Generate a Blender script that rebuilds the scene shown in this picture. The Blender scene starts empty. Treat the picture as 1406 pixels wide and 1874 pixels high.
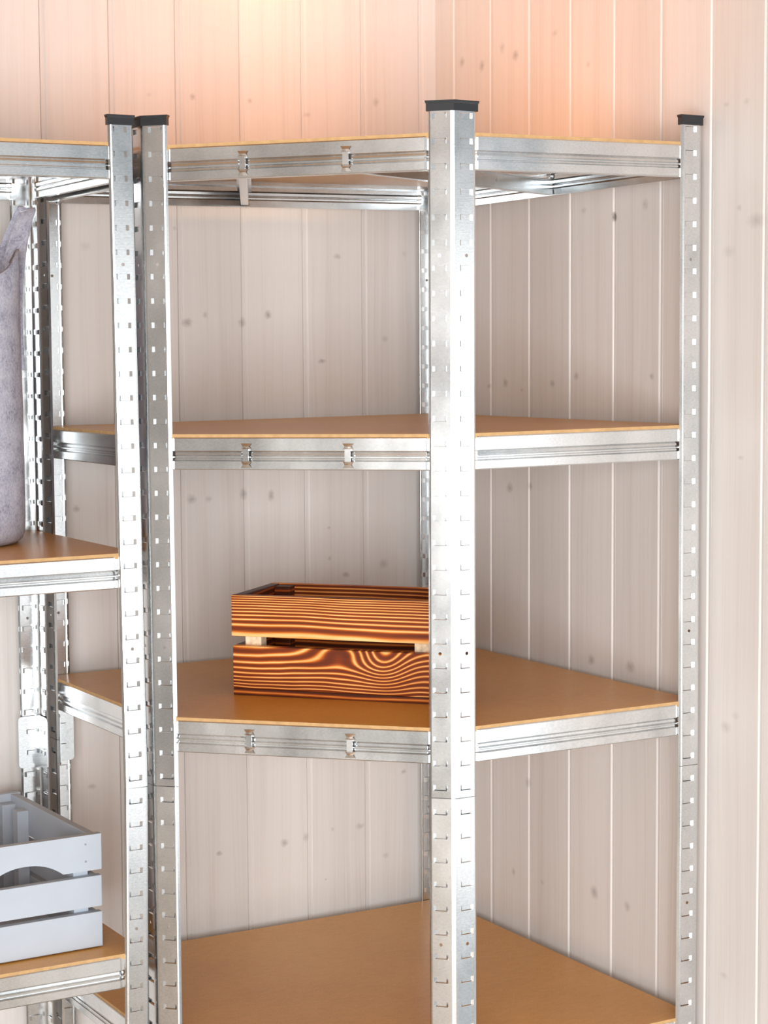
import bpy, bmesh, math, random
from mathutils import Matrix, Vector

random.seed(7)
SC = bpy.context.scene
COL = SC.collection

# ------------------------------------------------------------------ camera
cam_d = bpy.data.cameras.new('camera')
cam = bpy.data.objects.new('camera', cam_d)
COL.objects.link(cam)
cam_d.sensor_fit = 'VERTICAL'
cam_d.sensor_height = 36.0
cam_d.lens = 3576.94 / 1874 * 36.0
YAW, PITCH, ROLL = 0.52116, 0.07946, -0.00574
_f = Vector((math.sin(YAW) * math.cos(PITCH), math.cos(YAW) * math.cos(PITCH), -math.sin(PITCH)))
_r = Vector((math.cos(YAW), -math.sin(YAW), 0))
_u = _r.cross(_f)
_r2 = _r * math.cos(ROLL) + _u * math.sin(ROLL)
_u2 = -_r * math.sin(ROLL) + _u * math.cos(ROLL)
M = Matrix((_r2, _u2, -_f)).transposed().to_4x4()
M.translation = (-1.79469, -2.93758, 1.47791)
cam.matrix_world = M
SC.camera = cam

# ------------------------------------------------------------------ world, lamps, exposure
world = bpy.data.worlds.new('daylight')
SC.world = world
world.use_nodes = True
bg = world.node_tree.nodes['Background']
bg.inputs['Color'].default_value = (0.93, 0.97, 1.0, 1)
bg.inputs['Strength'].default_value = 0.36

def lamp(name, loc, power, color, radius):
    d = bpy.data.lights.new(name, 'POINT')
    d.energy = power
    d.color = color
    d.shadow_soft_size = radius
    o = bpy.data.objects.new(name, d)
    o.location = loc
    COL.objects.link(o)
    return o

lamp('warm_bulb', (-0.33, -0.09, 2.15), 0.20, (1.0, 0.70, 0.25), 0.03)
# warm spot lamp set in the ceiling above the corner unit, shining down on its top board
_spot = bpy.data.lights.new('ceiling_spot', 'SPOT')
_spot.energy = 46.0
_spot.color = (1.0, 0.56, 0.22)
_spot.spot_size = math.radians(68)
_spot.spot_blend = 1.0
_spot.shadow_soft_size = 0.05
_spot_o = bpy.data.objects.new('ceiling_spot', _spot)
_spot_o.location = (-0.36, -0.38, 2.46)
COL.objects.link(_spot_o)

def area_light(name, loc, target, sx, sy, power, color):
    d = bpy.data.lights.new(name, 'AREA')
    d.shape = 'RECTANGLE'
    d.size, d.size_y = sx, sy
    d.energy = power
    d.color = color
    o = bpy.data.objects.new(name, d)
    o.location = loc
    o.rotation_euler = (Vector(target) - Vector(loc)).to_track_quat('-Z', 'Y').to_euler()
    COL.objects.link(o)
    return o

# added fill light behind the camera, evens out the dim shelf interior
area_light('front_fill', (-3.0, -4.5, 1.05), (-0.4, -0.3, 0.95), 3.4, 2.0, 166, (0.96, 0.99, 1.0))
# glazed door in the long right-hand side, out of frame
area_light('door_daylight', (0.75, -2.75, 0.95), (-0.6, -0.5, 1.1), 2.0, 1.75, 8.0, (1.0, 0.99, 0.97))

SC.view_settings.view_transform = 'Standard'
SC.view_settings.look = 'None'
SC.view_settings.exposure = 0.60
SC.view_settings.gamma = 1.0
SC.view_settings.use_curve_mapping = False
SC.cycles.max_bounces = 7
SC.cycles.diffuse_bounces = 4
SC.cycles.glossy_bounces = 4

# ------------------------------------------------------------------ material helpers
def new_mat(name):
    m = bpy.data.materials.new(name)
    m.use_nodes = True
    nt = m.node_tree
    return m, nt, nt.nodes['Principled BSDF']

def nd(nt, typ, **kw):
    n = nt.nodes.new(typ)
    for k, v in kw.items():
        setattr(n, k, v)
    return n

def setin(n, **kw):
    for k, v in kw.items():
        n.inputs[k.replace('_', ' ')].default_value = v
    return n

def ramp(nt, stops, interp='LINEAR'):
    r = nd(nt, 'ShaderNodeValToRGB')
    r.color_ramp.interpolation = interp
    el = r.color_ramp.elements
    while len(el) < len(stops):
        el.new(0.5)
    for e, (p, c) in zip(el, stops):
        e.position = p
        e.color = (*c, 1)
    return r

def mapping(nt, src, scale, loc=(0, 0, 0), rot=(0, 0, 0)):
    mp = nd(nt, 'ShaderNodeMapping')
    mp.inputs['Scale'].default_value = scale
    mp.inputs['Location'].default_value = loc
    mp.inputs['Rotation'].default_value = rot
    nt.links.new(src, mp.inputs['Vector'])
    return mp.outputs[0]

def noise(nt, vec, scale, detail=3, rough=0.5, dist=0.0):
    n = nd(nt, 'ShaderNodeTexNoise')
    n.inputs['Scale'].default_value = scale
    n.inputs['Detail'].default_value = detail
    n.inputs['Roughness'].default_value = rough
    n.inputs['Distortion'].default_value = dist
    nt.links.new(vec, n.inputs['Vector'])
    return n.outputs[0]

def math_n(nt, op, a, b=None, c=None, clamp=False):
    n = nd(nt, 'ShaderNodeMath', operation=op, use_clamp=clamp)
    for i, v in enumerate((a, b, c)):
        if v is None:
            continue
        if isinstance(v, (int, float)):
            n.inputs[i].default_value = v
        else:
            nt.links.new(v, n.inputs[i])
    return n.outputs[0]

def mix(nt, fac, a, b, blend='MIX'):
    n = nd(nt, 'ShaderNodeMix', data_type='RGBA', blend_type=blend)
    if isinstance(fac, (int, float)):
        n.inputs[0].default_value = fac
    else:
        nt.links.new(fac, n.inputs[0])
    for idx, v in ((6, a), (7, b)):
        if isinstance(v, tuple):
            n.inputs[idx].default_value = (*v, 1)
        else:
            nt.links.new(v, n.inputs[idx])
    return n.outputs[2]

def bump(nt, p, height, strength, dist):
    b = nd(nt, 'ShaderNodeBump')
    b.inputs['Strength'].default_value = strength
    b.inputs['Distance'].default_value = dist
    nt.links.new(height, b.inputs['Height'])
    nt.links.new(b.outputs[0], p.inputs['Normal'])

# knots read from the boards: (position along wall, height, half width, half height, darkness)
KNOTS_LEFT = [(-0.448, 1.903, 0.0049, 0.0044, 0.5), (-0.344, 1.903, 0.004, 0.0036, 0.4), (-0.102, 1.915, 0.0054, 0.0074, 0.35), (-0.525, 1.902, 0.0038, 0.0035, 0.2), (-0.236, 1.886, 0.0063, 0.0037, 0.3), (-0.483, 1.689, 0.0029, 0.0036, 0.3), (-0.18, 1.649, 0.0064, 0.0047, 0.4), (-0.463, 1.535, 0.0079, 0.0063, 0.6), (-0.43, 1.548, 0.004, 0.0045, 0.4), (-0.362, 1.536, 0.0061, 0.0073, 0.55), (-0.314, 1.549, 0.0051, 0.0064, 0.7), (-0.212, 1.47, 0.0064, 0.0037, 0.6), (-0.087, 1.509, 0.0055, 0.0048, 0.3), (-0.047, 1.657, 0.0044, 0.0047, 0.2), (-0.639, 1.656, 0.0074, 0.0061, 0.2), (-0.459, 1.243, 0.0079, 0.0064, 0.55), (-0.428, 1.242, 0.005, 0.0046, 0.4), (-0.363, 1.248, 0.0061, 0.0083, 0.55), (-0.312, 1.243, 0.0052, 0.0084, 0.55), (-0.201, 1.183, 0.0032, 0.0028, 0.4), (-0.2, 1.13, 0.0032, 0.0038, 0.4), (-0.168, 1.099, 0.0065, 0.0038, 0.5), (-0.092, 1.114, 0.0078, 0.0068, 0.35), (-0.662, 1.236, 0.0056, 0.0053, 0.5), (-0.417, 0.639, 0.0051, 0.0038, 0.6), (-0.293, 0.641, 0.0063, 0.0058, 0.5), (-0.251, 0.645, 0.0054, 0.0068, 0.4), (-0.198, 0.653, 0.0033, 0.0039, 0.3), (-0.143, 0.651, 0.0077, 0.0049, 0.4), (-0.053, 0.739, 0.0045, 0.004, 0.5), (-0.091, 0.592, 0.0056, 0.0049, 0.3), (-0.212, 0.565, 0.0022, 0.0019, 0.4), (-0.644, 0.78, 0.0066, 0.0036, 0.4)]
KNOTS_RIGHT = [(-0.057, 1.98, 0.007, 0.0074, 0.45), (-0.12, 1.965, 0.0068, 0.0082, 0.5), (-0.182, 1.987, 0.0066, 0.008, 0.3), (-0.222, 1.969, 0.008, 0.0071, 0.5), (-0.335, 1.989, 0.0076, 0.0043, 0.3), (-0.425, 1.928, 0.0058, 0.0042, 0.25), (-0.191, 1.432, 0.0066, 0.0064, 0.5), (-0.14, 1.427, 0.0051, 0.0037, 0.4), (-0.24, 1.421, 0.0048, 0.0027, 0.3), (-0.328, 1.433, 0.0062, 0.0053, 0.45), (-0.395, 1.445, 0.0059, 0.0052, 0.5), (-0.589, 1.446, 0.0053, 0.0041, 0.45), (-0.414, 1.704, 0.0058, 0.0042, 0.3), (-0.571, 1.703, 0.0067, 0.0073, 0.35), (-0.204, 1.257, 0.0083, 0.0074, 0.5), (-0.264, 1.263, 0.0064, 0.0054, 0.5), (-0.437, 0.996, 0.0073, 0.007, 0.5), (-0.539, 0.999, 0.0097, 0.0076, 0.5), (-0.447, 0.623, 0.0088, 0.0089, 0.55), (-0.534, 0.621, 0.007, 0.0069, 0.45), (-0.215, 0.603, 0.005, 0.0057, 0.4), (-0.301, 0.605, 0.0048, 0.0037, 0.3), (-0.258, 0.765, 0.0065, 0.0074, 0.4), (-0.823, 1.663, 0.0159, 0.009, 0.35), (-0.786, 1.683, 0.0047, 0.0038, 0.3), (-0.765, 1.623, 0.0118, 0.0077, 0.2), (-0.766, 0.942, 0.0097, 0.0072, 0.3), (-0.788, 0.962, 0.0071, 0.0047, 0.2), (-0.8, 1.829, 0.0058, 0.0045, 0.25), (-0.757, 1.83, 0.0059, 0.003, 0.25), (-0.794, 1.332, 0.0059, 0.0031, 0.3), (-0.766, 0.576, 0.0073, 0.0041, 0.25), (-0.493, 1.689, 0.0045, 0.0065, 1.6)]

def pine(name, axis, knots, tint=(0.0, 0.0, 0.0)):
    """whitewashed pine boards; axis = world axis that runs along the wall"""
    m, nt, p = new_mat(name)
    geo = nd(nt, 'ShaderNodeNewGeometry')
    sep = nd(nt, 'ShaderNodeSeparateXYZ')
    nt.links.new(geo.outputs['Position'], sep.inputs[0])
    comb = nd(nt, 'ShaderNodeCombineXYZ')
    nt.links.new(sep.outputs[axis], comb.inputs[0])
    nt.links.new(sep.outputs[2], comb.inputs[1])
    info = nd(nt, 'ShaderNodeObjectInfo')
    off = math_n(nt, 'MULTIPLY', info.outputs['Random'], 37.0)
    nt.links.new(off, comb.inputs[2])
    pos = comb.outputs[0]
    warp = noise(nt, mapping(nt, pos, (14, 2.2, 1)), 1.0, 2)
    wv = nd(nt, 'ShaderNodeVectorMath', operation='MULTIPLY_ADD')
    wc = nd(nt, 'ShaderNodeCombineXYZ')
    nt.links.new(math_n(nt, 'MULTIPLY', math_n(nt, 'SUBTRACT', warp, 0.5), 0.02), wc.inputs[0])
    wv.inputs[1].default_value = (1, 1, 1)
    nt.links.new(pos, wv.inputs[0])
    nt.links.new(wc.outputs[0], wv.inputs[2])
    g1 = noise(nt, mapping(nt, wv.outputs[0], (260, 3.0, 1)), 1.0, 3, 0.6)
    g2 = noise(nt, mapping(nt, wv.outputs[0], (45, 1.1, 1)), 1.0, 2)
    tone = noise(nt, mapping(nt, pos, (6, 0.9, 1)), 1.0, 1)
    c = ramp(nt, [(0.30, (0.650, 0.595, 0.565)), (0.5, (0.730, 0.693, 0.670)), (0.75, (0.765, 0.742, 0.728))])
    v = math_n(nt, 'ADD', math_n(nt, 'MULTIPLY', g1, 0.45), math_n(nt, 'MULTIPLY', g2, 0.55))
    nt.links.new(v, c.inputs[0])
    col = mix(nt, math_n(nt, 'MULTIPLY', tone, 0.5), c.outputs[0], (0.752, 0.700, 0.672))
    # per board tone
    pb = math_n(nt, 'MULTIPLY_ADD', info.outputs['Random'], 0.10, 0.95)
    pv = nd(nt, 'ShaderNodeVectorMath', operation='SCALE')
    nt.links.new(col, pv.inputs[0])
    nt.links.new(pb, pv.inputs['Scale'])
    col = pv.outputs[0]
    # knots
    acc = None
    kpos = nd(nt, 'ShaderNodeCombineXYZ')
    nt.links.new(sep.outputs[axis], kpos.inputs[0])
    nt.links.new(sep.outputs[2], kpos.inputs[1])
    kwn = nd(nt, 'ShaderNodeTexNoise')
    kwn.inputs['Scale'].default_value = 140
    nt.links.new(kpos.outputs[0], kwn.inputs['Vector'])
    kw = nd(nt, 'ShaderNodeVectorMath', operation='MULTIPLY_ADD')
    nt.links.new(kwn.outputs[1], kw.inputs[0])
    kw.inputs[1].default_value = (0.006, 0.006, 0)
    nt.links.new(kpos.outputs[0], kw.inputs[2])
    for (s, z, rx, rz, st) in knots:
        rx, rz = rx * 1.45, rz * 1.45
        a = nd(nt, 'ShaderNodeVectorMath', operation='MULTIPLY_ADD')
        nt.links.new(kw.outputs[0], a.inputs[0])
        a.inputs[1].default_value = (1 / rx, 1 / rz, 0)
        a.inputs[2].default_value = (-(s + 0.003) / rx, -(z + 0.003) / rz, 0)
        ln = nd(nt, 'ShaderNodeVectorMath', operation='LENGTH')
        nt.links.new(a.outputs[0], ln.inputs[0])
        f = math_n(nt, 'MULTIPLY_ADD', ln.outputs['Value'], -st, st)
        acc = f if acc is None else math_n(nt, 'MAXIMUM', acc, f)
    if acc is not None:
        kf = math_n(nt, 'MULTIPLY', math_n(nt, 'MAXIMUM', acc, 0.0), 1.05, clamp=True)
        col = mix(nt, kf, col, (0.25, 0.22, 0.205))
    nt.links.new(col, p.inputs['Base Color'])
    p.inputs['Roughness'].default_value = 0.42
    p.inputs['Specular IOR Level'].default_value = 0.35
    bump(nt, p, v, 0.12, 0.002)
    return m

def galvanised(name, tone=1.0, rough=0.24, axis=2):
    m, nt, p = new_mat(name)
    tc = nd(nt, 'ShaderNodeTexCoord')
    info = nd(nt, 'ShaderNodeObjectInfo')
    add = nd(nt, 'ShaderNodeVectorMath', operation='ADD')
    nt.links.new(tc.outputs['Object'], add.inputs[0])
    sc_ = nd(nt, 'ShaderNodeVectorMath', operation='SCALE')
    sc_.inputs[0].default_value = (13, 7, 11)
    nt.links.new(info.outputs['Random'], sc_.inputs['Scale'])
    nt.links.new(sc_.outputs[0], add.inputs[1])
    v = add.outputs[0]
    patch = noise(nt, mapping(nt, v, (9, 9, 6)), 1.0, 3, 0.6)
    fine = noise(nt, mapping(nt, v, (260, 260, 420)), 1.0, 3, 0.65)
    st = noise(nt, mapping(nt, v, (30, 30, 1300) if axis == 2 else (30, 30, 900)), 1.0, 1)
    f = math_n(nt, 'ADD', math_n(nt, 'MULTIPLY', patch, 0.6), math_n(nt, 'MULTIPLY', fine, 0.4))
    c = ramp(nt, [(0.34, (0.60 * tone, 0.63 * tone, 0.65 * tone)), (0.52, (0.75 * tone, 0.77 * tone, 0.78 * tone)), (0.68, (0.86 * tone, 0.87 * tone, 0.87 * tone))])
    nt.links.new(f, c.inputs[0])
    nt.links.new(c.outputs[0], p.inputs['Base Color'])
    p.inputs['Metallic'].default_value = 1.0
    r = math_n(nt, 'MULTIPLY_ADD', patch, 0.28, rough - 0.11)
    nt.links.new(r, p.inputs['Roughness'])
    h = math_n(nt, 'ADD', math_n(nt, 'MULTIPLY', fine, 0.5), math_n(nt, 'MULTIPLY', st, 0.5))
    bump(nt, p, h, 0.05, 0.0008)
    return m

def plain(name, col, rough=0.5, spec=0.5, var=0.06, scale=30):
    m, nt, p = new_mat(name)
    tc = nd(nt, 'ShaderNodeTexCoord')
    n = noise(nt, tc.outputs['Object'], scale, 3)
    lo = tuple(max(0, c * (1 - var)) for c in col)
    hi = tuple(min(1, c * (1 + var)) for c in col)
    r = ramp(nt, [(0.3, lo), (0.7, hi)])
    nt.links.new(n, r.inputs[0])
    nt.links.new(r.outputs[0], p.inputs['Base Color'])
    p.inputs['Roughness'].default_value = rough
    p.inputs['Specular IOR Level'].default_value = spec
    return m

def hardboard(name):
    m, nt, p = new_mat(name)
    geo = nd(nt, 'ShaderNodeNewGeometry')
    v = geo.outputs['Position']
    n1 = noise(nt, mapping(nt, v, (420, 420, 420)), 1.0, 3, 0.7)
    n2 = noise(nt, mapping(nt, v, (5, 5, 5)), 1.0, 2)
    n3 = noise(nt, mapping(nt, v, (60, 150, 60)), 1.0, 3)
    f = math_n(nt, 'ADD', math_n(nt, 'MULTIPLY', n1, 0.5), math_n(nt, 'ADD', math_n(nt, 'MULTIPLY', n2, 0.25), math_n(nt, 'MULTIPLY', n3, 0.25)))
    c = ramp(nt, [(0.3, (0.56, 0.255, 0.045)), (0.5, (0.69, 0.340, 0.070)), (0.7, (0.79, 0.420, 0.105))])
    nt.links.new(f, c.inputs[0])
    nt.links.new(c.outputs[0], p.inputs['Base Color'])
    p.inputs['Roughness'].default_value = 0.34
    p.inputs['Specular IOR Level'].default_value = 0.4
    bump(nt, p, n1, 0.06, 0.0006)
    return m

def burnt(name, freq, warp_amp, warp_scale, zoff, seed, lows=0.0, dark=1.0, knots=(), sharp=1.5):
    """flamed softwood: rings along local z, stretched along local x"""
    m, nt, p = new_mat(name)
    tc = nd(nt, 'ShaderNodeTexCoord')
    o = tc.outputs['Object']
    sep = nd(nt, 'ShaderNodeSeparateXYZ')
    nt.links.new(o, sep.inputs[0])
    w = noise(nt, mapping(nt, o, warp_scale, (seed, seed * 0.7, seed * 0.3)), 1.0, 2, 0.5)
    z = math_n(nt, 'ADD', sep.outputs[2], math_n(nt, 'MULTIPLY', math_n(nt, 'SUBTRACT', w, 0.5), warp_amp))
    for (kx, kz, sx, sz, amp) in knots:        # gaussian pulls that swirl the rings
        dx = math_n(nt, 'MULTIPLY', math_n(nt, 'SUBTRACT', sep.outputs[0], kx), 1 / sx)
        dz = math_n(nt, 'MULTIPLY', math_n(nt, 'SUBTRACT', sep.outputs[2], kz), 1 / sz)
        r2 = math_n(nt, 'ADD', math_n(nt, 'MULTIPLY', dx, dx), math_n(nt, 'MULTIPLY', dz, dz))
        e = math_n(nt, 'POWER', 2.718, math_n(nt, 'MULTIPLY', r2, -1.0))
        z = math_n(nt, 'ADD', z, math_n(nt, 'MULTIPLY', e, amp))
    fr = math_n(nt, 'MULTIPLY_ADD', sep.outputs[2], lows, freq)     # finer rings higher up
    ph = math_n(nt, 'MULTIPLY', math_n(nt, 'ADD', z, zoff), fr)
    s = math_n(nt, 'POWER', math_n(nt, 'MULTIPLY_ADD', math_n(nt, 'SINE', ph), 0.4999, 0.5), sharp)
    soft = noise(nt, mapping(nt, o, (9, 9, 30), (seed, 1, 2)), 1.0, 2)
    fine = noise(nt, mapping(nt, o, (30, 30, 900), (seed, 3, 2)), 1.0, 2)
    v = math_n(nt, 'ADD', math_n(nt, 'MULTIPLY', s, 0.72), math_n(nt, 'ADD', math_n(nt, 'MULTIPLY', soft, 0.30), math_n(nt, 'MULTIPLY', fine, 0.16)))
    v = math_n(nt, 'SUBTRACT', v, 0.10 + 0.08 * dark)
    c = ramp(nt, [(0.04, (0.075, 0.016, 0.004)), (0.28, (0.22, 0.036, 0.005)), (0.56, (0.50, 0.105, 0.010)), (0.78, (0.86, 0.330, 0.060)), (0.95, (0.97, 0.620, 0.260))])
    nt.links.new(v, c.inputs[0])
    nt.links.new(c.outputs[0], p.inputs['Base Color'])
    p.inputs['Roughness'].default_value = 0.45
    p.inputs['Specular IOR Level'].default_value = 0.3
    bump(nt, p, s, 0.25, 0.0015)
    return m

def felt(name):
    m, nt, p = new_mat(name)
    tc = nd(nt, 'ShaderNodeTexCoord')
    n1 = noise(nt, tc.outputs['Object'], 260, 4, 0.7)
    n2 = noise(nt, tc.outputs['Object'], 35, 3, 0.6)
    f = math_n(nt, 'ADD', math_n(nt, 'MULTIPLY', n1, 0.6), math_n(nt, 'MULTIPLY', n2, 0.4))
    c = ramp(nt, [(0.34, (0.27, 0.275, 0.37)), (0.5, (0.52, 0.53, 0.645)), (0.66, (0.66, 0.67, 0.77))])
    nt.links.new(f, c.inputs[0])
    nt.links.new(c.outputs[0], p.inputs['Base Color'])
    p.inputs['Roughness'].default_value = 0.95
    p.inputs['Specular IOR Level'].default_value = 0.1
    bump(nt, p, n1, 0.5, 0.002)
    return m

M_LEFT = pine('whitewashed_pine_a', 0, [])
M_RIGHT = pine('whitewashed_pine_b', 1, [])
M_SIDE = plain('grey_side_wall', (0.46, 0.455, 0.45), 0.6, 0.3, 0.12, 3)
M_CEIL = plain('pine_ceiling', (0.40, 0.24, 0.13), 0.5, 0.3, 0.12, 8)
M_FLOOR = plain('pale_floor', (0.66, 0.60, 0.53), 0.5, 0.4, 0.1, 6)
M_STEEL = galvanised('galvanised_steel', 0.97, 0.17)
M_RAIL = galvanised('galvanised_rail', 1.0, 0.19)
M_CAP = plain('black_plastic', (0.018, 0.020, 0.024), 0.35, 0.5, 0.1, 40)
M_BOARD = hardboard('brown_hardboard')
M_EDGE = plain('hardboard_edge', (0.56, 0.355, 0.17), 0.7, 0.2, 0.1, 90)
M_GREY = plain('grey_paint', (0.46, 0.51, 0.58), 0.55, 0.3, 0.04, 12)
M_SCREW = plain('screw_steel', (0.30, 0.31, 0.33), 0.4, 0.5, 0.1, 80)
M_FELT = felt('grey_felt')
M_PALEWOOD = plain('pale_wood', (0.80, 0.64, 0.45), 0.6, 0.3, 0.2, 160)

# ------------------------------------------------------------------ object helpers
def mesh(name, verts, faces, smooth=False):
    me = bpy.data.meshes.new(name)
    me.from_pydata([tuple(v) for v in verts], [], faces)
    me.update()
    if smooth:
        for pl in me.polygons:
            pl.use_smooth = True
    return me

def obj(name, me, mat, parent=None, loc=None, rotz=0.0, matrix=None):
    o = bpy.data.objects.new(name, me)
    COL.objects.link(o)
    if mat is not None and not me.materials:
        me.materials.append(mat)
    if parent is not None:
        o.parent = parent
    if matrix is not None:
        o.matrix_basis = matrix
    else:
        if loc is not None:
            o.location = loc
        o.rotation_euler = (0, 0, rotz)
    return o

def wobj(name, verts, faces, mat, parent, base=(0, 0, 0), smooth=False):
    """mesh given in world coordinates, re-centred on its own middle"""
    c = Vector((0, 0, 0))
    for v in verts:
        c += Vector(v)
    c /= len(verts)
    me = mesh(name, [Vector(v) - c for v in verts], faces, smooth)
    return obj(name, me, mat, parent, c - Vector(base))

def thing(name, label, cat, loc, rotz=0.0, group=None):
    o = bpy.data.objects.new(name, None)
    COL.objects.link(o)
    o.location = loc
    o.rotation_euler = (0, 0, rotz)
    o['label'] = label
    o['category'] = cat
    if group:
        o['group'] = group
    return o

def box_vf(x0, x1, y0, y1, z0, z1):
    v = [(x, y, z) for z in (z0, z1) for y in (y0, y1) for x in (x0, x1)]
    f = [(0, 2, 3, 1), (4, 5, 7, 6), (0, 1, 5, 4), (2, 6, 7, 3), (0, 4, 6, 2), (1, 3, 7, 5)]
    return v, f

def bevel_box(name, x0, x1, y0, y1, z0, z1, b=0.0012, seg=2):
    v, f = box_vf(x0, x1, y0, y1, z0, z1)
    c = Vector(((x0 + x1) / 2, (y0 + y1) / 2, (z0 + z1) / 2))
    bm = bmesh.new()
    vs = [bm.verts.new(Vector(p) - c) for p in v]
    for q in f:
        bm.faces.new([vs[i] for i in q])
    bmesh.ops.bevel(bm, geom=bm.edges[:], offset=b, segments=seg, affect='EDGES', profile=0.6)
    me = bpy.data.meshes.new(name)
    bm.to_mesh(me)
    bm.free()
    return me, c

def structure(o):
    o['kind'] = 'structure'
    return o

def extrude_poly(pts, z0, z1):
    """vertical prism over a plan polygon (counter-clockwise)"""
    n = len(pts)
    v = [(x, y, z0) for x, y in pts] + [(x, y, z1) for x, y in pts]
    f = [tuple(reversed(range(n))), tuple(range(n, 2 * n))]
    f += [(i, (i + 1) % n, n + (i + 1) % n, n + i) for i in range(n)]
    return v, f

# ------------------------------------------------------------------ room shell
OX, OY, BW = 0.0184, 0.03067, 0.11546       # right wall plane, left wall plane, board pitch
ROOM_H = 2.5
X_FAR, Y_FAR = -3.6, -5.0

def plank_mesh(name, width, h, first=False):
    """profile runs from the room corner outwards (local +x), face at local y = 0, room towards local -y"""
    w = width
    prof = [(0.0006, 0.009), (0.0006, 0.0006), (0.0016, 0.0), (w - 0.0098, 0.0), (w - 0.0086, 0.0009),
            (w - 0.0078, 0.0022), (w - 0.0020, 0.0016), (w - 0.0008, 0.0030), (w - 0.0008, 0.009)]
    if first:                                                        # the board beside the corner runs into it without a gap
        prof[0], prof[1], prof[2] = (-0.004, 0.009), (-0.004, 0.0), (-0.003, 0.0)
    n = len(prof)
    v = [(a, b, 0) for a, b in prof] + [(a, b, h) for a, b in prof]
    f = [(i, i + 1, n + i + 1, n + i) for i in range(n - 1)]
    f += [(n - 1, 0, n, 2 * n - 1), tuple(reversed(range(n))), tuple(range(n, 2 * n))]
    return mesh(name, v, f)

v, f = box_vf(X_FAR, OX, OY + 0.0095, OY + 0.06, 0, ROOM_H)
wl = structure(obj('wall_left', mesh('wall_left', v, f), M_LEFT))
# opening in the right wall (glazed door) lies beyond the boarded piece, out of frame
v1, f1 = box_vf(OX + 0.0095, OX + 0.06, -1.15, OY + 0.06, 0, ROOM_H)
wr = structure(obj('wall_right', mesh('wall_right', v1, f1), M_RIGHT))
v, f = box_vf(X_FAR - 0.06, X_FAR, -3.4, OY + 0.06, 0, ROOM_H)
structure(obj('wall_side', mesh('wall_side', v, f), M_SIDE))
v, f = box_vf(X_FAR - 0.06, OX + 0.06, Y_FAR, OY + 0.06, -0.05, 0)
structure(obj('floor', mesh('floor', v, f), M_FLOOR))

v, f = box_vf(X_FAR - 0.06, OX + 0.06, Y_FAR, OY + 0.06, ROOM_H, ROOM_H + 0.05)
structure(obj('ceiling', mesh('ceiling', v, f), M_CEIL))

def board_mat(base, axis, knots, a, b):
    """the plain board material, or one with the knots that lie on this board"""
    own = [k for k in knots if a - 0.012 < k[0] < b + 0.012]
    return pine(base.name + '_knotty', axis, own) if own else base

def set_board_mat(o, m):
    o.material_slots[0].link = 'OBJECT'
    o.material_slots[0].material = m

# left wall boards: local +x points to world -x, so turn by pi and keep the face towards -y by mirroring the mesh
def boards_left():
    PL = 0.03445
    me = {}
    def get(w):
        k = round(w, 4)
        if k not in me:
            m_ = plank_mesh('plank', w, ROOM_H, w < BW - 0.001)
            for vt in m_.vertices:
                vt.co.x = -vt.co.x
            m_.flip_normals()
            me[k] = m_
        return me[k]
    s, i = 0.0, 0
    while OX - s > X_FAR + 0.12:
        w = PL if i == 0 else BW
        o = obj('plank', get(w), M_LEFT, wl, (OX - s, OY, 0))
        set_board_mat(o, board_mat(M_LEFT, 0, KNOTS_LEFT, OX - s - w, OX - s))
        s += w
        i += 1

def boards_right():
    PR = 0.06801
    me = {}
    s = 0.0
    for i in range(11):
        w = PR if i == 0 else BW
        k = round(w, 4)
        if k not in me:
            me[k] = plank_mesh('plank', w, ROOM_H, i == 0)
            m_ = me[k]
            for vt in m_.vertices:
                vt.co = Vector((vt.co.y, -vt.co.x, vt.co.z))
        if OY - s - w < -1.15:
            break
        o = obj('plank', me[k], M_RIGHT, wr, (OX, OY - s, 0))
        set_board_mat(o, board_mat(M_RIGHT, 1, KNOTS_RIGHT, OY - s - w, OY - s))
        s += w

boards_left()
boards_right()

# ------------------------------------------------------------------ shelving pieces
L, DP, W = 0.7271, 0.41713, 0.036
Z_TOP, Z_JOINT, PITCH_S = 1.80, 0.8795, 0.0333
S2 = math.sqrt(0.5)

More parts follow.
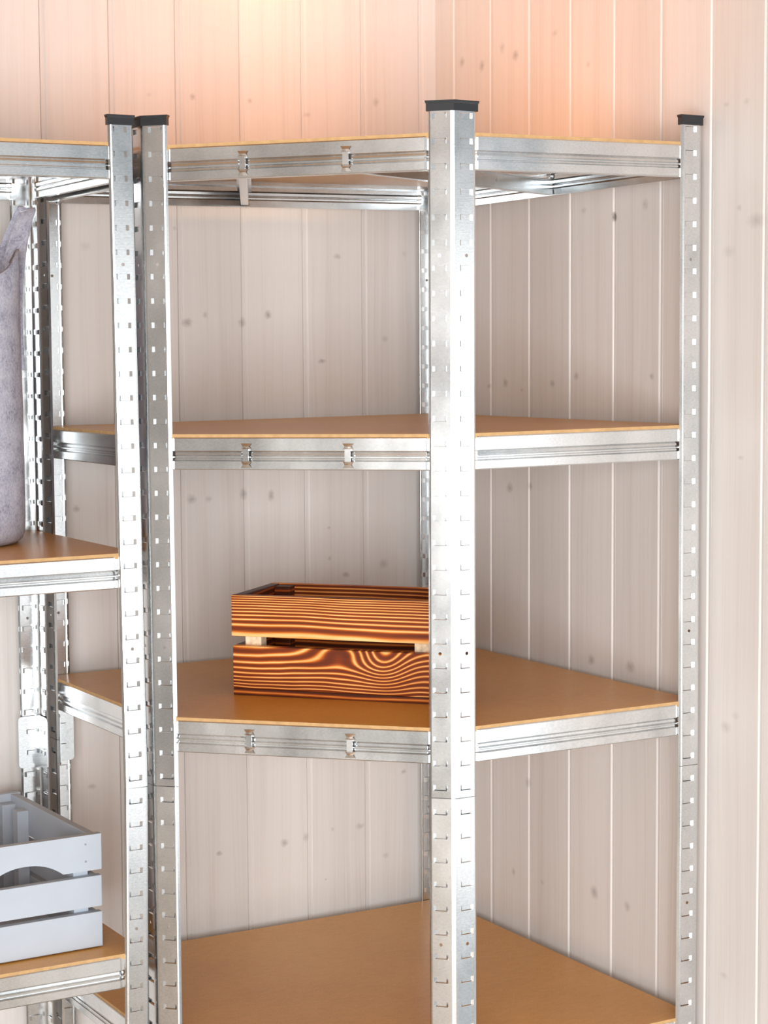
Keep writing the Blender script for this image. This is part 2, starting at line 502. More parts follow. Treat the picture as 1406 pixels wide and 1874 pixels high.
def post_mesh(name, theta, z0, z1, slots, holes):
    """angle post; fold at the origin, flange a along +x, flange b at angle theta; slots pressed inwards"""
    ua = Vector((1, 0, 0))
    ub = Vector((math.cos(theta), math.sin(theta), 0))
    na = Vector((0, 1, 0))                                            # inward
    nb = Vector((math.sin(theta), -math.cos(theta), 0))
    R0 = 0.0045
    us = [R0, 0.0098, 0.0118, 0.0278, 0.0298, 0.0318, 0.0338, 0.0362]
    ins = [0, 0, 0, 0, 0, 0, 0.0006, 0.0036]
    prof = []                                                        # (point, flange, column)
    for u_, n_ in reversed(list(zip(us, ins))):
        prof.append(ua * u_ + na * n_)
    # rounded fold
    p0, p1 = ua * R0, ub * R0
    for t in (0.33, 0.67):
        q = p0 * (1 - t) ** 2 + p1 * t * t                           # control point at the origin
        prof.append(q)
    for u_, n_ in zip(us, ins):
        prof.append(ub * u_ + nb * n_)
    n = len(prof)
    na_ = len(us)
    # profile indices: flange a column k -> index na_-1-k, flange b column k -> na_+2+k
    ia = lambda k: na_ - 1 - k
    ib = lambda k: na_ + 2 + k
    h = 0.0038
    zs = [z0]
    kinds = []
    for zc in sorted(slots):
        zs += [zc - h, zc + h]
        kinds += ['band', 'slot']
    zs.append(z1)
    kinds.append('band')
    bm = bmesh.new()
    rows = [[bm.verts.new((p.x, p.y, z)) for p in prof] for z in zs]
    D_ = 0.0029
    slot_cols = {ia(1): 'a', ib(1): 'b'}
    for r, kind in enumerate(kinds):
        A, B = rows[r], rows[r + 1]
        zm = (zs[r] + zs[r + 1]) / 2
        skip = set()
        if kind == 'slot':
            for fl, idx, uu, nn in (('a', ia, ua, na), ('b', ib, ub, nb)):
                o0, i0, i1, o1 = idx(1), idx(2), idx(3), idx(4)
                lo = [bm.verts.new(uu * us[2] * 1.0 + uu * 0.0012 + nn * D_ + Vector((0, 0, zs[r]))),
                      bm.verts.new(uu * us[3] - uu * 0.0012 + nn * D_ + Vector((0, 0, zs[r])))]
                hi = [bm.verts.new(uu * us[2] + uu * 0.0012 + nn * D_ + Vector((0, 0, zs[r + 1]))),
                      bm.verts.new(uu * us[3] - uu * 0.0012 + nn * D_ + Vector((0, 0, zs[r + 1])))]
                if fl == 'a':
                    bm.faces.new((lo[0], A[o0], B[o0], hi[0]))
                    bm.faces.new((lo[1], lo[0], hi[0], hi[1]))
                    bm.faces.new((A[o1], lo[1], hi[1], B[o1]))
                    skip |= {o1, i1, i0}
                else:
                    bm.faces.new((A[o0], lo[0], hi[0], B[o0]))
                    bm.faces.new((lo[0], lo[1], hi[1], hi[0]))
                    bm.faces.new((lo[1], A[o1], B[o1], hi[1]))
                    skip |= {o0, i0, i1}
        elif any(zs[r] < hz < zs[r + 1] for hz in holes):
            for fl, idx, uu in (('a', ia, ua), ('b', ib, ub)):
                uc = (us[2] + us[3]) / 2
                oc = [bm.verts.new(uu * (uc + 0.0024 * math.cos(math.pi / 8 + k * math.pi / 4)) +
                                   Vector((0, 0, zm + 0.0024 * math.sin(math.pi / 8 + k * math.pi / 4)))) for k in range(8)]
                c00, c10 = A[idx(2)], A[idx(3)]
                c01, c11 = B[idx(2)], B[idx(3)]
                fs = [(c10, c11, oc[0], oc[7]), (c11, oc[1], oc[0]), (c11, c01, oc[2], oc[1]), (c01, oc[3], oc[2]),
                      (c01, c00, oc[4], oc[3]), (c00, oc[5], oc[4]), (c00, c10, oc[6], oc[5]), (c10, oc[7], oc[6])]
                for q in fs:
                    bm.faces.new(q if fl == 'b' else tuple(reversed(q)))
                skip.add(idx(3) if fl == 'a' else idx(2))
        for j in range(n - 1):
            if j in skip:
                continue
            bm.faces.new((A[j], A[j + 1], B[j + 1], B[j]))
    bmesh.ops.recalc_face_normals(bm, faces=bm.faces[:])
    bmesh.ops.solidify(bm, geom=bm.faces[:], thickness=0.0008)
    me = bpy.data.meshes.new(name)
    bm.to_mesh(me)
    bm.free()
    return me

SLOTS = [1.7930 - PITCH_S * k for k in range(53) if 1.7930 - PITCH_S * k > 0.05]
HOLES = [1.6094, 1.0767, 0.6771]
UP = [z for z in SLOTS if z > Z_JOINT + 0.006]
LOW = [z for z in SLOTS if z < Z_JOINT - 0.006]
HOLE_UP = [(UP[5] + UP[6]) / 2, (UP[21] + UP[22]) / 2]
HOLE_LOW = [(LOW[5] + LOW[6]) / 2]
TH = {90: math.pi / 2, 135: math.pi * 0.75}
# upper halves run from z = 0 at the joint, lower halves from z = 0 at the floor
ME_UP = {a: post_mesh('upper_post', t, 0, Z_TOP - Z_JOINT - 0.0008, [z - Z_JOINT - 0.0008 for z in UP], [z - Z_JOINT - 0.0008 for z in HOLE_UP]) for a, t in TH.items()}
ME_LOW = {a: post_mesh('lower_post', t, 0, Z_JOINT, LOW, HOLE_LOW) for a, t in TH.items()}

def angle_outline(theta, w, outer, inner):
    """plan outline of an angle section that wraps the post: outer offset outside the fold, inner offset inside"""
    ua, ub = Vector((1, 0)), Vector((math.cos(theta), math.sin(theta)))
    na, nb = Vector((0, 1)), Vector((math.sin(theta), -math.cos(theta)))
    bis = (ua + ub).normalized()
    k = 1 / math.sin(theta / 2)
    pts = [ua * w - na * outer, ua * w + na * inner, bis * (inner * k), ub * w + nb * inner, ub * w - nb * outer, bis * (-outer * k)]
    return [(p.x, p.y) for p in pts]

def cap_mesh(theta):
    a = angle_outline(theta, 0.0375, 0.0012, 0.0075)
    b = angle_outline(theta, 0.0388, 0.0022, 0.0080)
    n = len(a)
    layers = [(a, -0.001), (a, 0.0085), (b, 0.0112), (b, 0.0128)]
    v = [(x, y, z) for pts, z in layers for x, y in pts]
    f = []
    for k in range(len(layers) - 1):
        for i in range(n):
            j = (i + 1) % n
            f.append((k * n + i, k * n + j, (k + 1) * n + j, (k + 1) * n + i))
    t = (len(layers) - 1) * n
    f += [(0, 1, 2, 5), (2, 3, 4, 5), (t + 5, t + 2, t + 1, t), (t + 5, t + 4, t + 3, t + 2)]
    me = mesh('end_cap', v, f)
    bm = bmesh.new()
    bm.from_mesh(me)
    bmesh.ops.recalc_face_normals(bm, faces=bm.faces[:])
    bm.to_mesh(me)
    bm.free()
    return me

def joint_mesh(theta, wide=0.033):
    """rounded angle plate sitting on the inside of the joint"""
    bm = bmesh.new()
    ua, ub = Vector((1, 0, 0)), Vector((math.cos(theta), math.sin(theta), 0))
    na, nb = Vector((0, 1, 0)), Vector((math.sin(theta), -math.cos(theta), 0))
    for uu, nn in ((ua, na), (ub, nb)):
        pts = []
        w, h, r = wide, 0.041, 0.005
        outline = [(0.003, -h), (w - r, -h), (w - 0.3 * r, -h + 0.3 * r), (w, -h + r), (w, h - r), (w - 0.3 * r, h - 0.3 * r), (w - r, h), (0.003, h)]
        lo = [bm.verts.new(uu * u_ + nn * 0.0042 + Vector((0, 0, z_))) for u_, z_ in outline]
        hi = [bm.verts.new(uu * u_ + nn * 0.0054 + Vector((0, 0, z_))) for u_, z_ in outline]
        bm.faces.new(lo)
        bm.faces.new(list(reversed(hi)))
        n = len(lo)
        for i in range(n):
            bm.faces.new((lo[i], lo[(i + 1) % n], hi[(i + 1) % n], hi[i]))
        for k in (-1, 1):                                              # pressed studs
            zc = k * 0.0166
            q = [bm.verts.new(uu * (0.0195 + a * 0.0075) + nn * 0.0054 + Vector((0, 0, zc + b * 0.0036))) for a, b in ((-1, -1), (1, -1), (1, 1), (-1, 1))]
            q2 = [bm.verts.new(uu * (0.0195 + a * 0.0062) + nn * 0.0078 + Vector((0, 0, zc + b * 0.0030))) for a, b in ((-1, -1), (1, -1), (1, 1), (-1, 1))]
            bm.faces.new(q2)
            for i in range(4):
                bm.faces.new((q[i], q[(i + 1) % 4], q2[(i + 1) % 4], q2[i]))
    bmesh.ops.recalc_face_normals(bm, faces=bm.faces[:])
    me = bpy.data.meshes.new('joint_plate')
    bm.to_mesh(me)
    bm.free()
    return me

ME_CAP = {a: cap_mesh(t) for a, t in TH.items()}
ME_JOINT = {a: joint_mesh(t) for a, t in TH.items()}
ME_JOINT_WIDE = joint_mesh(TH[90], 0.0400)

def tilt(v):
    v = v.normalized()
    return Vector((0, 0, 1)).rotation_difference(v).to_matrix().to_4x4()

def add_post(parent, base, x, y, rotdeg, ang, dz=0.0, wide=False, top=(0, 0), mid=(0, 0), bot=(0, 0)):
    """two post halves, leaning by the given offsets at top, joint and floor"""
    R = Matrix.Rotation(math.radians(rotdeg), 4, 'Z')
    b = Vector(base)
    P0 = Vector((x + bot[0], y + bot[1], 0))
    P1 = Vector((x + mid[0], y + mid[1], Z_JOINT + dz))
    P2 = Vector((x + top[0], y + top[1], Z_TOP + dz))
    lo = obj('lower_post', ME_LOW[ang], M_STEEL, parent, matrix=Matrix.Translation(P0 - b) @ tilt(P1 - P0) @ R)
    lo.scale.z = (P1 - P0).length / Z_JOINT
    up = obj('upper_post', ME_UP[ang], M_STEEL, parent, matrix=Matrix.Translation(P1 - b + Vector((0, 0, 0.0008))) @ tilt(P2 - P1) @ R)
    obj('end_cap', ME_CAP[ang], M_CAP, up, (0, 0, Z_TOP - Z_JOINT - 0.0008))
    obj('joint_plate', ME_JOINT_WIDE if wide else ME_JOINT[ang], M_STEEL, up, (0, 0, 0))
    return up, lo

# rail profile: (outward offset, height fraction 0 = bottom, 1 = top)
RAIL_H = 0.0447
RPROF = [(-0.0110, 0.035), (-0.0110, 0.0), (-0.0010, 0.0), (0, 0.03), (0, 0.265), (-0.0030, 0.305), (-0.0032, 0.345), (0, 0.380), (0, 0.415),
         (-0.0030, 0.455), (-0.0036, 0.525), (0, 0.590), (0, 0.97), (-0.0008, 1.0), (-0.0030, 0.985), (-0.0030, 0.80), (-0.0120, 0.79)]

def add_rail(parent, base, P, Q, n, ends=0.033, back=0.0016):
    """P, Q: (x, y, z of the rail's upper edge) at the two folds; n: outward normal in plan"""
    P, Q = Vector(P), Vector(Q)
    n = Vector((n[0], n[1], 0))
    d = (Q - P)
    ln = math.hypot(d.x, d.y)
    A, B = P + d * (ends / ln), Q - d * (ends / ln)
    verts, faces = [], []
    # pinched ends: the last centimetre is stamped flat and drawn in
    stops = [(0.0, -0.0022, 1.0), (0.0035 / ln, -0.0022, 1.0), (0.008 / ln, 0.0, 1.0), (1 - 0.008 / ln, 0.0, 1.0), (1 - 0.0035 / ln, -0.0022, 1.0), (1.0, -0.0022, 1.0)]
    m = len(RPROF)
    for t, o_, _ in stops:
        c = A.lerp(B, t)
        for off, hf in RPROF:
            verts.append(c + n * (off - back + o_) + Vector((0, 0, (hf - 1.0) * RAIL_H)))
    for k in range(len(stops) - 1):
        for i in range(m - 1):
            faces.append((k * m + i, k * m + i + 1, (k + 1) * m + i + 1, (k + 1) * m + i))
    c = sum((Vector(v_) for v_ in verts), Vector()) / len(verts)
    me = mesh('rail', [Vector(v_) - c for v_ in verts], faces)
    bm = bmesh.new()
    bm.from_mesh(me)
    bmesh.ops.recalc_face_normals(bm, faces=bm.faces[:])
    # make sure the big faces look outwards before giving the sheet its thickness
    big = max(bm.faces, key=lambda fc: fc.calc_area())
    if big.normal.dot(n) < 0:
        bmesh.ops.reverse_faces(bm, faces=bm.faces[:])
    bmesh.ops.solidify(bm, geom=bm.faces[:], thickness=0.0008)
    bm.to_mesh(me)
    bm.free()
    o = obj('rail', me, M_RAIL, parent, c - Vector(base))
    return o, c

def add_hook(rail, c, P, n, along, outward=True):
    """pressed loop on a rail that takes the end of a cross bar"""
    P, n, a = Vector(P), Vector((n[0], n[1], 0)), Vector((along[0], along[1], 0)).normalized()
    up = Vector((0, 0, 1))
    s = 1 if outward else -1
    prof = [(-0.0135, -0.001), (-0.0085, 0.0034), (0.0085, 0.0034), (0.0125, -0.001)]
    v, f = [], []
    hw = 0.0042
    for z_, o_ in prof:
        for k in (-1, 1):
            v.append(P + up * z_ + n * (s * o_) + a * (k * hw))
    for z_, o_ in prof:
        for k in (-1, 1):
            v.append(P + up * z_ * 0.86 + n * (s * (o_ - 0.0014)) + a * (k * hw))
    m = 8
    for i in range(3):
        q = 2 * i
        f.append((q, q + 1, q + 3, q + 2))
        f.append((m + q, m + q + 2, m + q + 3, m + q + 1))
        f.append((q, q + 2, m + q + 2, m + q))
        f.append((q + 1, m + q + 1, m + q + 3, q + 3))
    # dished collar above and below the loop
    for zc, hh in ((0.0120, 0.0040), (-0.0130, 0.0045)):
        k = len(v)
        for dz_, ww, o_ in ((-hh, 0.008, 0.0002), (0, 0.0045, 0.0024), (hh, 0.008, 0.0002)):
            v.append(P + up * (zc + dz_) + n * (s * o_) - a * ww)
            v.append(P + up * (zc + dz_) + n * (s * (o_ + 0.0006)))
            v.append(P + up * (zc + dz_) + n * (s * o_) + a * ww)
        for r in range(2):
            for q in range(2):
                b0 = k + r * 3 + q
                f.append((b0, b0 + 1, b0 + 4, b0 + 3))
    w = [x - c for x in v]
    return obj('bar_hook', mesh('bar_hook', w, f), M_RAIL, rail, (0, 0, 0))

def add_bar(parent, base, P, Q):
    """inverted U cross bar under a board"""
    P, Q = Vector(P), Vector(Q)
    d = (Q - P).normalized()
    n = d.cross(Vector((0, 0, 1))).normalized()
    hw, h = 0.0052, 0.011
    prof = [(-hw, h), (-hw, -h), (hw, -h), (hw, h), (hw + 0.006, h), (hw + 0.006, h - 0.001), (hw + 0.001, h - 0.001), (hw + 0.001, -h - 0.001), (-hw - 0.001, -h - 0.001), (-hw - 0.001, h - 0.001), (-hw - 0.006, h - 0.001), (-hw - 0.006, h)]
    prof = [(a, b) for a, b in prof]
    m = len(prof)
    v = [P + n * a + Vector((0, 0, b)) for a, b in prof] + [Q + n * a + Vector((0, 0, b)) for a, b in prof]
    f = [(i, (i + 1) % m, m + (i + 1) % m, m + i) for i in range(m)]
    return wobj('support_bar', v, f, M_RAIL, parent, base)

def add_board(parent, base, pts, zfun, zfront=0.0045, thick=0.0075):
    n = len(pts)
    v = [(x, y, zfun(x, y) + zfront - thick) for x, y in pts] + [(x, y, zfun(x, y) + zfront) for x, y in pts]
    f = [tuple(reversed(range(n))), tuple(range(n, 2 * n))] + [(i, (i + 1) % n, n + (i + 1) % n, n + i) for i in range(n)]
    o = wobj('shelf_board', v, f, M_BOARD, parent, base)
    o.data.materials.append(M_EDGE)                                    # raw cut edge
    for pl in o.data.polygons:
        if abs(pl.normal.z) < 0.5:
            pl.material_index = 1
    return o

# ------------------------------------------------------------------ corner unit
BASE_C = (-0.36, -0.36, 0)
corner = thing('corner_shelf', 'galvanised steel corner shelf with five posts and brown boards, standing in the room corner', 'shelf', BASE_C)
A_, B_, C_, D_, E_ = (-L, 0), (-L, -DP), (0, 0), (-DP, -L), (0, -L)
add_post(corner, BASE_C, *A_, -90, 90, -0.003, True)
add_post(corner, BASE_C, *B_, -45, 135, -0.004, top=(-0.0016, 0), mid=(0.0022, 0), bot=(0.002, 0))
add_post(corner, BASE_C, *C_, 180, 90, 0.0)
add_post(corner, BASE_C, *D_, 0, 135, 0.001, top=(0.0006, 0), mid=(-0.001, 0))
add_post(corner, BASE_C, *E_, 90, 90, 0.003, top=(-0.001, 0), mid=(0.002, 0), bot=(-0.002, 0))

SHELVES_C = [(1.7680, 0.0145, 0.0), (1.3697, 0.0085, 0.0), (0.9717, 0.0045, 0.0), (0.5045, 0.0, 0.0)]
for k, (z0, kx, ky) in enumerate(SHELVES_C):
    zf = lambda x, y, z0=z0, kx=kx, ky=ky: z0 + kx * (x + DP) + ky * (y + DP)
    p3 = lambda P: (P[0], P[1], zf(*P))
    bd, cbd = add_rail(corner, BASE_C, p3(B_), p3(D_), (-S2, -S2))
    add_rail(corner, BASE_C, p3(D_), p3(E_), (0, -1))
    add_rail(corner, BASE_C, p3(A_), p3(B_), (-1, 0))
    ac, cac = add_rail(corner, BASE_C, p3(A_), p3(C_), (0, 1))
    ce, cce = add_rail(corner, BASE_C, p3(C_), p3(E_), (1, 0))
    mid = -RAIL_H * 0.54
    for t, (rail, cc, tgt, nn, al) in ((0.331, (ac, cac, (-0.3709, -0.0016), (0, -1), (1, 0))), (0.663, (ce, cce, (-0.0016, -0.3525), (-1, 0), (0, 1)))):
        hx, hy = B_[0] + (D_[0] - B_[0]) * t, B_[1] + (D_[1] - B_[1]) * t
        hz = zf(hx, hy) + mid
        add_hook(bd, cbd, (hx + 0.0011, hy + 0.0011, hz), (-S2, -S2), (S2, -S2))
        tz = zf(*tgt) + mid
        add_hook(rail, cc, (tgt[0] + nn[0] * 0.0032, tgt[1] + nn[1] * 0.0032, tz), nn, al)
        p = Vector((hx, hy, hz - 0.006))
        q = Vector((tgt[0], tgt[1], tz - 0.006))
        dd = (q - p).normalized()
        add_bar(corner, BASE_C, p + dd * 0.006, q - dd * 0.006)
    i_ = 0.0032
    pts = [(-i_, -i_), (-L + i_, -i_), (-L + i_, -DP + i_ * 0.4), (-DP + i_ * 0.4, -L + i_), (-i_, -L + i_)]
    add_board(corner, BASE_C, pts, zf)

# ------------------------------------------------------------------ straight unit beside it
NX, NW = -L - 0.012, 0.90
NXL = NX - NW
BASE_N = (NX - NW / 2, -DP / 2, 0)
unit = thing('shelving_unit', 'straight galvanised steel shelving unit carrying the grey crate and felt bag', 'shelf', BASE_N)
add_post(unit, BASE_N, NX, -DP, 90, 90, -0.004, top=(-0.0015, 0), mid=(0.0068, 0), bot=(-0.004, 0))
add_post(unit, BASE_N, NX, 0, 180, 90, -0.008, True)
add_post(unit, BASE_N, NXL, -DP, 0, 90, -0.004)
add_post(unit, BASE_N, NXL, 0, -90, 90, -0.004)
NF, NB, NFL, NBL = (NX, -DP), (NX, 0), (NXL, -DP), (NXL, 0)
for k, (z0, kx) in enumerate([(1.7670, 0.030), (1.2032, 0.014), (0.6360, 0.003)]):
    zf = lambda x, y, z0=z0, kx=kx: z0 + kx * (x - NX) * (1 if x > NX - 0.3 else 0.35)
    z_lin = lambda x, y, z0=z0, kx=kx: z0 + 0.35 * kx * (x - NX)
    p3 = lambda P: (P[0], P[1], z_lin(*P))
    fr, cfr = add_rail(unit, BASE_N, p3(NFL), p3(NF), (0, -1))
    add_rail(unit, BASE_N, p3(NF), p3(NB), (1, 0))
    bk, cbk = add_rail(unit, BASE_N, p3(NBL), p3(NB), (0, 1))
    add_rail(unit, BASE_N, p3(NFL), p3(NBL), (-1, 0))
    xm = NX - NW / 2
    zm = z_lin(xm, 0) - RAIL_H * 0.54
    add_hook(fr, cfr, (xm, -DP + 0.0016, zm), (0, -1), (1, 0))
    add_hook(bk, cbk, (xm, -0.0048, zm), (0, -1), (1, 0))
    add_bar(unit, BASE_N, (xm, -DP + 0.008, zm - 0.006), (xm, -0.010, zm - 0.006))
    i_ = 0.0032
    pts = [(NX - i_, -i_), (NXL + i_, -i_), (NXL + i_, -DP + i_), (NX - i_, -DP + i_)]
    add_board(unit, BASE_N, pts, z_lin)

# ------------------------------------------------------------------ flamed crate on the corner unit
def part_box(name, parent, x0, x1, y0, y1, z0, z1, mat, b=0.0012):
    me, c = bevel_box(name, x0, x1, y0, y1, z0, z1, b)
    return obj(name, me, mat, parent, c)

Z3 = 0.9717 + 0.0045
crate_rot = math.atan2(-0.745, 0.667)
CL, CD, CH = 0.328, 0.172, 0.1500
crate = thing('flamed_crate', 'slatted wooden crate with dark flamed grain on the corner shelf board', 'crate', (-0.5548, -0.3192, Z3 - 0.0006), crate_rot)
MB1 = burnt('flamed_pine_a', 1045, 0.008, (5, 5, 8), 0.0, 3.1, 15500, -0.9)
MB2 = burnt('flamed_pine_b', 825, 0.016, (7, 7, 14), 0.0, 7.4, -7600, -0.5, sharp=1.7,
            knots=((0.075, 0.030, 0.035, 0.035, 0.030), (0.01, 0.034, 0.05, 0.02, -0.022), (0.145, 0.01, 0.06, 0.03, -0.012)))
MB3 = burnt('flamed_pine_c', 1050, 0.006, (5, 5, 10), 0.0, 11.3, 0, 0.0)
MB4 = burnt('flamed_pine_d', 700, 0.010, (5, 5, 10), 0.003, 2.2, 0, 1.6)
MBK = burnt('charred_pine', 700, 0.010, (5, 5, 10), 0.003, 9.2, 0, 4.2)
T = 0.015
part_box('slat', crate, 0, CL, 0, T, 0.0885, CH, MB1, 0.0015)
part_box('slat', crate, 0.002, CL - 0.002, 0, T, 0.0105, 0.0742, MB2, 0.0015)
part_box('slat', crate, 0.0, CL, CD - T, CD, 0.0885, CH, MB3, 0.0015)
part_box('slat', crate, 0.0, CL, CD - T, CD, 0.0105, 0.0742, MB4, 0.0015)
for x0, x1 in ((0.001, 0.016), (CL - 0.016, CL - 0.001)):
    part_box('end_panel', crate, x0, x1, T, CD - T, 0.0885, CH, MBK, 0.0015)
    part_box('end_panel', crate, x0, x1, T, CD - T, 0.0105, 0.0742, MBK, 0.0015)
part_box('base_board', crate, 0.002, CL - 0.002, 0.001, CD - 0.001, 0, 0.0102, MB4, 0.001)
for x0, x1 in ((0.0160, 0.0415), (CL - 0.0470, CL - 0.0185)):
    part_box('corner_block', crate, x0, x1, T, T + 0.022, 0.0105, CH - 0.012, M_PALEWOOD, 0.001)
    part_box('corner_block', crate, x0, x1, CD - T - 0.022, CD - T, 0.0105, CH - 0.002, MBK, 0.001)

# ------------------------------------------------------------------ grey crate on the straight unit
Z3N = 0.6360 + 0.0045
GW, GD, GH = 0.228, 0.325, 0.1650
grey = thing('grey_crate', 'pale grey painted slatted crate with arched handle cutout on the straight shelf', 'crate', (-0.7858 - GW, -0.3745, Z3N - 0.0004), 0.03)
TG = 0.012
ROWS = [(0.0022, 0.0525), (0.0603, 0.1050), (0.1136, GH)]

def arch_slat(parent, y0, y1, z0, z1):
    c = GW / 2
    n = 16
    low = [(0, z0)]
    for i in range(n + 1):
        t = -1 + 2 * i / n
        low.append((c + 0.056 * t, z0 + 0.0190 * (1 - abs(t) ** 2.3)))
    low.append((GW, z0))
    top = [(x, z1) for x, _ in low]
    m = len(low)
    v, f = [], []
    for y in (y0, y1):
        v += [(x, y, z) for x, z in low] + [(x, y, z) for x, z in top]
    for i in range(m - 1):
        f.append((i, i + 1, m + i + 1, m + i))
        f.append((2 * m + i, 3 * m + i, 3 * m + i + 1, 2 * m + i + 1))
        f.append((i, 2 * m + i, 2 * m + i + 1, i + 1))
        f.append((m + i, m + i + 1, 3 * m + i + 1, 3 * m + i))
    f.append((0, m, 3 * m, 2 * m))
    f.append((m - 1, 3 * m - 1, 4 * m - 1, 2 * m - 1))
    return wobj('slat', v, f, M_GREY, parent)

def screw(parent_slat, x, y, z, c):
    vs, fs = [], []
    for yy in (0.0, 0.0008):
        vs += [(x - c[0] + 0.0015 * math.cos(k * math.pi / 4), y - yy - c[1], z - c[2] + 0.0015 * math.sin(k * math.pi / 4)) for k in range(8)]
    fs = [tuple(range(8)), tuple(reversed(range(8, 16)))] + [(i, (i + 1) % 8, 8 + (i + 1) % 8, 8 + i) for i in range(8)]
    obj('screw', mesh('screw', vs, fs), M_SCREW, parent_slat, (0, 0, 0))

for zi, (z0, z1) in enumerate(ROWS):
    for y0, y1, front in ((0, TG, True), (GD - TG, GD, False)):
        if zi == 2:
            s_ = arch_slat(grey, y0, y1, z0, z1)
        else:
            s_ = part_box('slat', grey, 0, GW, y0, y1, z0, z1, M_GREY, 0.001)
        if front and zi == 2:
            c = tuple(s_.location)
            for x in (0.024, GW - 0.024):
                for t in (0.27, 0.75):
                    screw(s_, x, y0, z0 + (z1 - z0) * t, c)
    for x0, x1 in ((0.004, 0.004 + TG), (GW - 0.004 - TG, GW - 0.004)):
        part_box('slat', grey, x0, x1, TG, GD - TG, z0, z1 - (0.001 if zi == 2 else 0), M_GREY, 0.001)
for x0, x1 in ((0.016, 0.038), (GW - 0.038, GW - 0.016)):
    for y0, y1 in ((TG, TG + 0.022), (GD - TG - 0.022, GD - TG)):
        part_box('corner_block', grey, x0, x1, y0, y1, 0.008, GH - 0.012, M_GREY, 0.001)
part_box('corner_block', grey, GW - 0.034, GW - 0.016, GD - TG - 0.075, GD - TG - 0.055, 0.008, GH - 0.012, M_GREY, 0.001)
part_box('corner_block', grey, 0.016, 0.034, GD - TG - 0.075, GD - TG - 0.055, 0.008, GH - 0.012, M_GREY, 0.001)
for k in range(3):
    y0 = 0.014 + k * 0.102
    part_box('base_board', grey, 0.0165, GW - 0.0165, y0, y0 + 0.092, 0.0, 0.0075, M_GREY, 0.001)

# ------------------------------------------------------------------ felt bag on the straight unit
Z2N = 1.2032 + 0.0045
bag = thing('felt_bag', 'tall round grey felt bag with strap handles on the straight shelf', 'bag', (-0.955, -0.150, Z2N - 0.0006))

def bag_body():
    n = 48
    ax, ay = 0.138, 0.118
    layers = [(0.0, 0.80), (0.002, 0.90), (0.008, 0.965), (0.018, 0.992), (0.04, 1.0), (0.12, 0.995), (0.20, 0.985), (0.28, 0.975), (0.34, 0.975), (0.385, 0.98)]
    v = [(0, 0, 0.0)]
    f = []
    for z, s in layers:
        for i in range(n):
            a = 2 * math.pi * i / n
            e = 1.0 + 0.012 * math.sin(3 * a + z * 9) * min(1, z * 8)
            dip = 0.0 if z < 0.3 else (0.5 if z < 0.36 else 1.0) * 0.045 * abs(math.cos(a + 0.25)) ** 8
            v.append((ax * s * e * math.cos(a), ay * s * e * math.sin(a), z + dip))
    inner0 = len(v)
    th = 0.0045
    for z, s in reversed(layers[4:]):
        for i in range(n):
            a = 2 * math.pi * i / n
            e = 1.0 + 0.012 * math.sin(3 * a + z * 9) * min(1, z * 8)
            dip = 0.0 if z < 0.3 else (0.5 if z < 0.36 else 1.0) * 0.045 * abs(math.cos(a + 0.25)) ** 8
            v.append(((ax * s * e - th) * math.cos(a), (ay * s * e - th) * math.sin(a), z + dip))
    v.append((0, 0, 0.03))
    rings = (len(v) - 2) // n
    for i in range(n):
        f.append((0, 1 + (i + 1) % n, 1 + i))
    for k in range(rings - 1):
        for i in range(n):
            j = (i + 1) % n
            f.append((1 + k * n + i, 1 + k * n + j, 1 + (k + 1) * n + j, 1 + (k + 1) * n + i))
    last = 1 + (rings - 1) * n
    for i in range(n):
        f.append((last + i, last + (i + 1) % n, len(v) - 1))
    return mesh('body', v, f, True)

obj('body', bag_body(), M_FELT, bag)

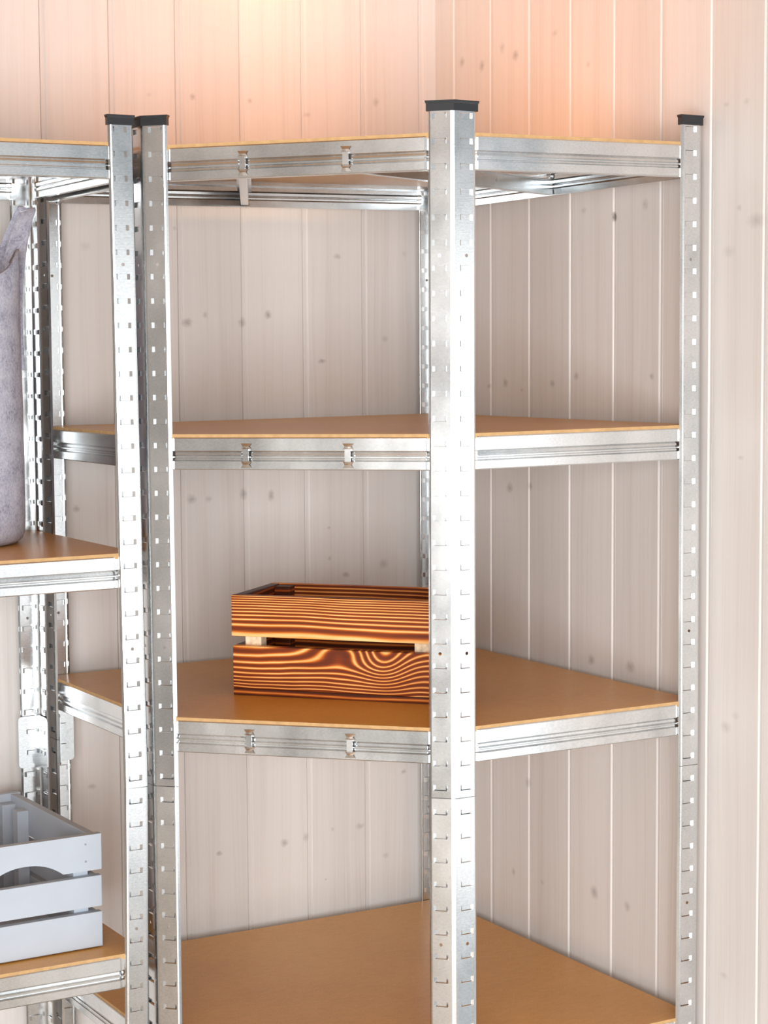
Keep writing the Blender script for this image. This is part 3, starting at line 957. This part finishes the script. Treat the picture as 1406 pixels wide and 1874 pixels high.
def strap(pts, widths, wdirs, th=0.0042):
    """ribbon through pts; each with a width and the direction the width runs"""
    P = [Vector(p) for p in pts]
    N = len(P)
    # resample with Catmull-Rom
    Q, WD, WI = [], [], []
    for i in range(N - 1):
        p0, p1, p2, p3 = P[max(i - 1, 0)], P[i], P[i + 1], P[min(i + 2, N - 1)]
        for k in range(6):
            t = k / 6
            Q.append(0.5 * ((2 * p1) + (p2 - p0) * t + (2 * p0 - 5 * p1 + 4 * p2 - p3) * t * t + (3 * p1 - p0 - 3 * p2 + p3) * t ** 3))
            WI.append(widths[i] * (1 - t) + widths[i + 1] * t)
            WD.append(Vector(wdirs[i]).lerp(Vector(wdirs[i + 1]), t).normalized())
    Q.append(P[-1])
    WI.append(widths[-1])
    WD.append(Vector(wdirs[-1]).normalized())
    v, f = [], []
    M_ = len(Q)
    for i in range(M_):
        tan = (Q[min(i + 1, M_ - 1)] - Q[max(i - 1, 0)]).normalized()
        w = WD[i] - tan * WD[i].dot(tan)
        w.normalize()
        nn = tan.cross(w)
        for a, b in ((-1, -1), (1, -1), (1, 1), (-1, 1)):
            v.append(Q[i] + w * (a * WI[i] / 2) + nn * (b * th / 2))
    for i in range(M_ - 1):
        for k in range(4):
            j = (k + 1) % 4
            f.append((4 * i + k, 4 * i + j, 4 * (i + 1) + j, 4 * (i + 1) + k))
    f += [(3, 2, 1, 0), (4 * M_ - 4, 4 * M_ - 3, 4 * M_ - 2, 4 * M_ - 1)]
    me = mesh('handle', v, f, False)
    return me

bz = Vector((-0.955, -0.150, Z2N - 0.0006))
def rel(*p):
    return Vector(p) - bz
side = (0.60, -0.80, 0.0)
for mirror in (1, -1):
    pts = [rel(-0.836, -0.165, 1.46), rel(-0.833, -0.160, 1.54), rel(-0.826, -0.150, 1.600), rel(-0.812, -0.138, 1.645), rel(-0.797, -0.128, 1.683), rel(-0.788, -0.118, 1.698),
           rel(-0.790, -0.100, 1.694), rel(-0.804, -0.086, 1.655), rel(-0.820, -0.080, 1.610), rel(-0.832, -0.085, 1.56)]
    pts = [Vector(((p.x - (0.004 if i_ < 2 else -0.001)) * mirror, p.y * mirror, p.z)) for i_, p in enumerate(pts)]
    wd = [(side[0] * mirror, side[1] * mirror, 0)] * len(pts)
    obj('handle', strap(pts, [0.060, 0.052, 0.040, 0.032, 0.026, 0.024, 0.024, 0.026, 0.030, 0.034], wd), M_FELT, bag)
